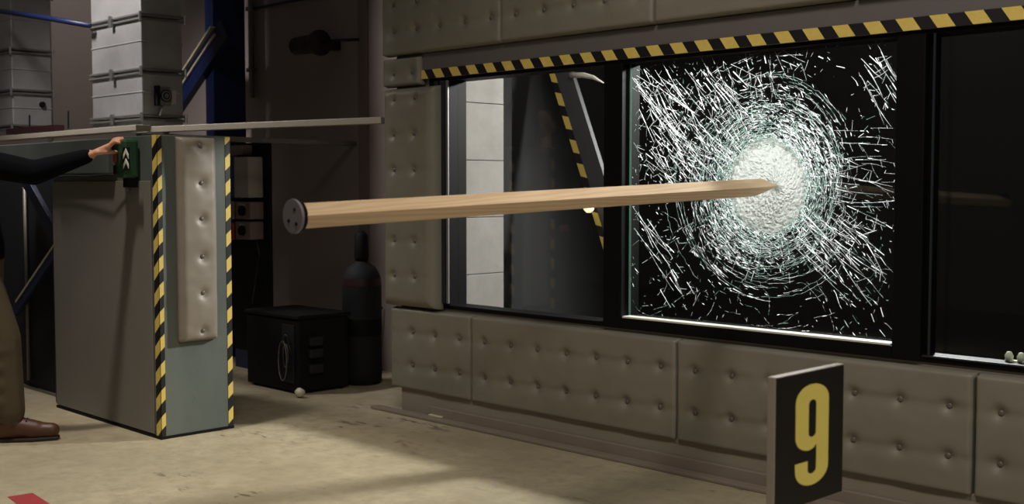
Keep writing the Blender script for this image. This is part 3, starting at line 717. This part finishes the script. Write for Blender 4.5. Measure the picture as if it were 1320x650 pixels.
# black machine box with coiled cable, gas cylinder, rod
mb = empty('equipment_case', (-5.9, 4.0, 0)); tag(mb, 'black equipment case on the floor with a coiled cable', 'case')
box('body', 'matte_black', mb, -6.19, -5.64, 3.845, 4.2, .012, .435, .01)
box('lid', 'matte_black', mb, -6.20, -5.63, 3.835, 4.21, .435, .458, .006)
box('recess_panel', 'dark_panel', mb, -5.80, -5.68, 3.838, 3.845, .06, .40, .002)
for i in range(6):
    rr = .04 + .014 * (i % 3); cz = .22 + .035 * math.sin(i * 2.1); cx = -5.745 + .02 * math.cos(i * 1.7); yy = 3.832 - .004 * i
    MB().tube([(cx + rr * .62 * math.cos(k * .35), yy, cz + rr * 1.7 * math.sin(k * .35)) for k in range(16 + i)], .003, 6).build('cable_coil', 'grey_rail' if i % 2 else 'cable', mb, 0, True)
for z in (.15, .24, .31): box('side_plug', 'dark_panel', mb, -5.645, -5.60, 3.9, 3.99, z - .03, z + .02, .006)
MB().tube([(-5.60, 3.80, .03), (-5.575, 3.80, .032), (-5.545, 3.80, .03)], [.014, .026, .022], 10).build('plug', 'pale', mb, 0, True)
for x in (-6.15, -5.68):
    for y in (3.89, 4.16): MB().tube([(x, y, 0), (x, y, .014)], .018, 10).build('foot', 'matte_black', mb)
gc = empty('gas_cylinder', (-5.72, 4.36, 0)); tag(gc, 'dark gas cylinder standing against the hall wall near the padded wall', 'gas cylinder')
gx, gyy = -5.72, 4.36
prof = [(.0, .10), (.02, .118), (.08, .12), (.60, .12), (.66, .112), (.71, .085), (.735, .045), (.75, .035)]
MB().tube([(gx, gyy, z) for z, r in prof], [r for z, r in prof], 24).build('bottle', 'dark_panel', gc, 0, True)
MB().tube([(gx, gyy, z) for z in (.75, .77, .90, .93)], [.04, .045, .042, .02], 16).build('valve_cap', 'matte_black', gc, 0, True)
MB().tube([(gx, gyy, .60), (gx, gyy, .645)], [.1215, .117], 24, False).build('shoulder_band', 'rust', gc, 0, True)
MB().tube([(gx, gyy, .30), (gx, gyy, .40)], .1212, 24, False).build('label_band', 'matte_black', gc, 0, True)
rp, rq = hit(412, 475, 1, 4.35), hit(441, 448, 1, 4.5)
tag(MB().tube([Vector((rp.x - .18, 4.3, .006)), rp, rq, Vector((rq.x + .12, 4.735, rq.z + .25))], .006, 8).build('thin_rod', 'cable', None, 0, True), 'thin dark rod leaning against the hall wall behind the case', 'rod')

# red tape on the floor
q = [hit(x, y, 2, 0) for x, y in ((10, 641), (42, 636), (75, 657), (40, 664))]
tag(MB().add(q + [v + Vector((0, 0, .0015)) for v in q], [(0, 1, 2, 3), (4, 7, 6, 5), (0, 4, 5, 1), (1, 5, 6, 2), (2, 6, 7, 3), (3, 7, 4, 0)]).build('floor_tape', 'tape_red'), 'red tape patch on the beige floor', 'tape')

# ================================================================== number sign
sx, sy0, sy1, sz0, sz1 = -1.594, 2.483, 2.812, .384, .729
sg = empty('number_sign', (sx - .011, (sy0 + sy1) / 2, 0)); tag(sg, 'black square board with a bold yellow number 9', 'sign')
box('board', 'sign_edge', sg, sx - .024, sx - .001, sy0, sy1, sz0, sz1, .002)
box('black_face', 'sign_black', sg, sx - .001, sx, sy0 + .003, sy1 - .003, sz0 + .003, sz1 - .003)
box('post', 'sign_edge', sg, sx - .042, sx - .024, 2.625, 2.67, .02, sz1 - .06, .002)
box('base', 'sign_edge', sg, sx - .15, sx + .1, 2.52, 2.775, 0, .02, .003)
def arc(cx, cy, rx, ry, a0, a1, n=14): return [(cx + rx * math.cos(R(a0 + (a1 - a0) * i / n)), cy + ry * math.sin(R(a0 + (a1 - a0) * i / n))) for i in range(n + 1)]
# 9 in units: x 0..1, y 0..3 (up)
outer = arc(.5, 2.5, .5, .5, 180, 0) + arc(.5, .5, .5, .5, 0, -180) + [(0, .74)] + [(.37, .74), (.37, .52)] + arc(.5, .47, .13, .13, 180, 360, 8) + [(.63, 1.2)] + [(.55, 1.10)] + arc(.42, 1.5, .42, .45, 270, 180)
inner = arc(.5, 2.40, .115, .14, 180, 0, 8) + arc(.5, 1.55, .115, .12, 0, -180, 8)
cu = bpy.data.curves.new('digit', 'CURVE'); cu.dimensions = '2D'; cu.fill_mode = 'BOTH'; cu.extrude = .0006
for pts in (outer, inner):
    s_ = cu.splines.new('POLY'); s_.points.add(len(pts) - 1); s_.use_cyclic_u = True
    for pnt, (x, y) in zip(s_.points, pts): pnt.co = (x, y, 0, 1)
tmp = bpy.data.objects.new('digit_tmp', cu); COL.objects.link(tmp)
dg = bpy.context.evaluated_depsgraph_get(); me = bpy.data.meshes.new_from_object(tmp.evaluated_get(dg)); bpy.data.objects.remove(tmp)
DW, DH = .158, .262
y_l, z_b = sy0 + .092, sz0 + .048
off = wloc(sg)
for v in me.vertices:
    x, y, z = v.co; v.co = Vector((sx + .0008 + z, y_l + x * DW, z_b + y / 3 * DH)) - off
me.materials.clear(); me.materials.append(M['sign_yellow'])
do = bpy.data.objects.new('digit', me); COL.objects.link(do); do.parent = sg; tag(do, 'bold yellow numeral 9')

# ================================================================== person at the block
def blob(name, caps, mat, parent, voxel=.009, smooth=6):
    bm = bmesh.new()
    for p0, r0, p1, r1 in caps:
        g = bmesh.new()
        for p_, r_ in ((p0, r0), (p1, r1)):
            m_ = Matrix.Translation(Vector(p_)) @ (Matrix.Diagonal(Vector((r_, r_, r_, 1))) if not isinstance(r_, tuple) else r_[1] @ Matrix.Diagonal(Vector(r_[0] + (1,))))
            bmesh.ops.create_icosphere(g, subdivisions=2, radius=1, matrix=m_)
        r = bmesh.ops.convex_hull(g, input=g.verts)
        junk = list({e for e in r['geom_interior'] + r['geom_unused'] if isinstance(e, bmesh.types.BMVert)})
        if junk: bmesh.ops.delete(g, geom=junk, context='VERTS')
        tm = bpy.data.meshes.new('t'); g.to_mesh(tm); g.free(); bm.from_mesh(tm); bpy.data.meshes.remove(tm)
    me = bpy.data.meshes.new('t'); bm.to_mesh(me); bm.free()
    o = bpy.data.objects.new('t', me); COL.objects.link(o)
    m_ = o.modifiers.new('r', 'REMESH'); m_.mode = 'VOXEL'; m_.voxel_size = voxel
    s_ = o.modifiers.new('s', 'SMOOTH'); s_.factor = .5; s_.iterations = smooth
    dg = bpy.context.evaluated_depsgraph_get(); me2 = bpy.data.meshes.new_from_object(o.evaluated_get(dg)); bpy.data.objects.remove(o)
    off = wloc(parent) if parent else Vector((0, 0, 0))
    for v in me2.vertices: v.co -= off
    me2.materials.clear(); me2.materials.append(M[mat]); me2.polygons.foreach_set('use_smooth', [True] * len(me2.polygons))
    me2.name = name; o = bpy.data.objects.new(name, me2); COL.objects.link(o)
    if parent: o.parent = parent
    return o
V = Vector
FD = V((.55, .835, 0)).normalized(); RD = V((FD.y, -FD.x, 0)); UP = V((0, 0, 1))
hipc = V((-5.76, 2.11, .88)); person = empty('person', (-5.68, 2.16, 0))
tag(person, 'person in navy sweater and khaki trousers reaching to the green box', 'person')
rh, lh = hipc + RD * .09, hipc - RD * .09
r_ank, l_ank = V((-5.575, 2.175, .09)), V((-5.93, 2.08, .09))
r_kn, l_kn = (rh + r_ank) / 2 + FD * .05, (lh + l_ank) / 2 + FD * .06
chest = hipc + UP * .36 + V((-.04, -.04, 0)); neck = chest + UP * .20 - FD * .05
rs, ls = chest + RD * .175 + UP * .09 + FD * .02, chest - RD * .175 + UP * .10
r_el = V((-5.425, 2.255, 1.262)); r_wr = V((-5.34, 2.487, 1.345))
l_el = ls - UP * .27 - RD * .02 - FD * .12; l_wr = l_el - UP * .24 - FD * .02
head = neck + UP * .19 - V((.10, .10, 0))
hm = Matrix((RD, FD, UP)).transposed().to_4x4()
def ell(a, b, c): return ((a, b, c), hm)
# hand: palm, four unequal bent fingers over the box top, thumb at its side
kn = hit(141, 188, 1, 2.565); tipz = gz1 + .009
hd_dir = (kn - r_wr).normalized(); acr = V((hd_dir.y, -hd_dir.x, 0)).normalized()      # across the palm
nrm_ = acr.cross(hd_dir)
if nrm_.z < 0: nrm_ = -nrm_
body = [(head + UP * .02, ell(.075, .092, .105), head - UP * .06 + FD * .02, ell(.058, .07, .06)),
        (neck - UP * .06, .058, head - UP * .06, .054),
        (chest, ell(.14, .09, .12), hipc + UP * .05, ell(.13, .09, .1)),
        (head + FD * .095 - UP * .0, .014, head + FD * .108 - UP * .025, .017),                       # nose
        (head + RD * .078 - UP * .01, ell(.008, .018, .03), head + RD * .08 - UP * .01, ell(.008, .018, .03)),
        (head - RD * .078 - UP * .01, ell(.008, .018, .03), head - RD * .08 - UP * .01, ell(.008, .018, .03)),
        (head + FD * .083 - UP * .055 - RD * .018, .009, head + FD * .083 - UP * .055 + RD * .018, .009),
        (chest + UP * .08, .07, rs, .05), (chest + UP * .08, .07, ls, .05), (rs, .046, r_el, .038), (ls, .046, l_el, .038),
        (r_el, .037, r_wr, .026), (l_el, .037, l_wr, .026),
        (hipc, .11, rh, .1), (hipc, .11, lh, .1), (rh, .08, r_kn, .055), (lh, .08, l_kn, .055), (r_kn, .052, r_ank, .038), (l_kn, .052, l_ank, .038)]
for s_ in (-.030, -.010, .010, .030):
    body.append((r_wr + acr * s_ * .6, .017, kn + acr * s_, .0135))
tips = [hit(x, y, 1, yy) for x, y, yy in ((154.5, 184, 2.58), (158.5, 179.5, 2.60), (158, 178, 2.63), (154, 178, 2.655))]
for i, s_ in enumerate((.030, .010, -.010, -.030)):
    k0 = kn + acr * s_; tp_ = tips[i]; mid = k0.lerp(tp_, .5) + UP * .012
    body += [(k0, .0115, mid, .0098), (mid, .0098, tp_, .0082)]
th0 = r_wr.lerp(kn, .35) + acr * .03 - UP * .005; th1 = th0.lerp(kn, .7) + acr * .022 - UP * .02; th2 = hit(150, 196, 1, 2.60)
body += [(th0, .014, th1, .0115), (th1, .0115, th2, .009)]
for s_ in (-.02, 0, .02): body.append((l_wr + FD * s_, .018, l_wr + FD * s_ - UP * .08, .014))
for i, s_ in enumerate((-.03, -.01, .01, .03)):
    k0 = l_wr + FD * s_ - UP * .085; L = (.06, .075, .07, .055)[i]
    body += [(k0, .0105, k0 - UP * L * .55 + RD * .008, .0095), (k0 - UP * L * .55 + RD * .008, .0095, k0 - UP * L + RD * .025, .008)]
body += [(l_wr + FD * .025 - UP * .02, .013, l_wr + FD * .055 - UP * .06 + RD * .01, .011), (l_wr + FD * .055 - UP * .06 + RD * .01, .011, l_wr + FD * .06 - UP * .09 + RD * .012, .009)]
bo = blob('body', body, 'skin', person, .0055, 3)
blob('hair', [(head + UP * .055 - FD * .02, ell(.084, .09, .075), head - FD * .035, ell(.08, .07, .08))], 'hair', person, .008, 3)
for s_ in (-1, 1):
    e_ = head + FD * .083 + RD * .03 * s_ + UP * .012
    MB().tube([e_ - FD * .006, e_ + FD * .004], .009, 10).build('eye', 'matte_black', person)
cuff = r_el.lerp(r_wr, .93)
sw = [(chest + UP * .02, ell(.185, .125, .13), hipc + UP * .04, ell(.175, .13, .09)), (neck - UP * .06, .072, chest + UP * .1, .1),
      (chest + UP * .07, .11, rs, .074), (chest + UP * .07, .11, ls, .074), (rs, .074, r_el, .060), (ls, .074, l_el, .060),
      (r_el, .060, cuff, .036), (l_el, .060, l_el.lerp(l_wr, .93), .04), (hipc + UP * .03, ell(.175, .13, .05), hipc - UP * .02, ell(.175, .128, .03))]
blob('sweater', sw, 'sweater', person, .009, 6)
tr = [(hipc + UP * .04, ell(.155, .115, .08), hipc - UP * .06, ell(.16, .12, .08)), (rh - UP * .03, .108, r_kn, .088), (lh - UP * .03, .108, l_kn, .088),
      (r_kn, .088, r_ank + UP * .05, .074), (l_kn, .088, l_ank + UP * .05, .074)]
for k in range(4): tr.append((r_kn - UP * (.05 + .08 * k) + RD * .012, .084, r_kn - UP * (.075 + .08 * k) - FD * .01, .082))
blob('trousers', tr, 'trousers', person, .010, 6)
pk = hit(5, 236, 1, 2.04)
lb = (chest + RD * .13 - UP * .14 + FD * .085)
box('name_tag', 'white', person, lb.x - .02, lb.x + .02, lb.y - .02, lb.y + .02, lb.z - .03, lb.z + .03, .004)
for an in (r_ank, l_ank):
    an = an.copy(); an.z = .09
    toe = an + FD * .19; toe.z = .045; heel = an - FD * .06; heel.z = .05
    bt = blob('boot', [(an + UP * .07, .056, an, .054), (an, .054, heel, .040), (an + FD * .02 - UP * .02, .052, an + FD * .12 - UP * .04, .045), (an + FD * .1 - UP * .045, .046, toe, .036), (heel, .042, toe - UP * .005, .034)], 'boot', person, .007, 4)
    MB().add([q for z in (0.0, .018) for q in [V((p_.x, p_.y, z)) for p_ in (heel - RD * .036 - FD * .03, heel + RD * .036 - FD * .03, an + FD * .1 + RD * .05, toe + RD * .03 + FD * .03, toe - RD * .03 + FD * .03, an + FD * .1 - RD * .05)]],
             [(5, 4, 3, 2, 1, 0), (6, 7, 8, 9, 10, 11)] + [(i, (i + 1) % 6, 6 + (i + 1) % 6, 6 + i) for i in range(6)]).build('sole', 'sole', bt, .006)
    for k in range(3):
        c_ = an + FD * (.05 + .03 * k) + UP * (.035 - .03 * k); MB().tube([c_ - RD * .03, c_ + UP * .01, c_ + RD * .03], .004, 6).build('lace', 'sole', bt)

# ================================================================== hall lamps and added fill lamps overhead (out of frame)
for c, lab in ((HALL_LAMP, 'round hall lamp hanging above the block'), (WALL_LAMP, 'round hall lamp hanging before the padded wall'), (SIDE_FILL, 'round added lamp brightening the face of the number sign'), (DUCT_LAMP, 'round hall lamp hanging before the duct with the gauge'), (FAR_FILL, 'round added lamp brightening the wall beyond the farther duct')):
    e = empty('pendant_lamp', c); tag(e, lab, 'lamp')
    MB().tube([c + UP * .3, c + UP * .2, c, c - UP * .02], [.05, .1, .24, .25], 24, False).build('shade', 'galv_dark', e, 0, True)
    MB().tube([c + UP * .3, c + UP * 1.0], .01, 8).build('cord', 'cable', e)
    MB().tube([c + UP * .12, c + UP * .04], [.06, .05], 14).build('bulb', 'lamp_face', e, 0, True)
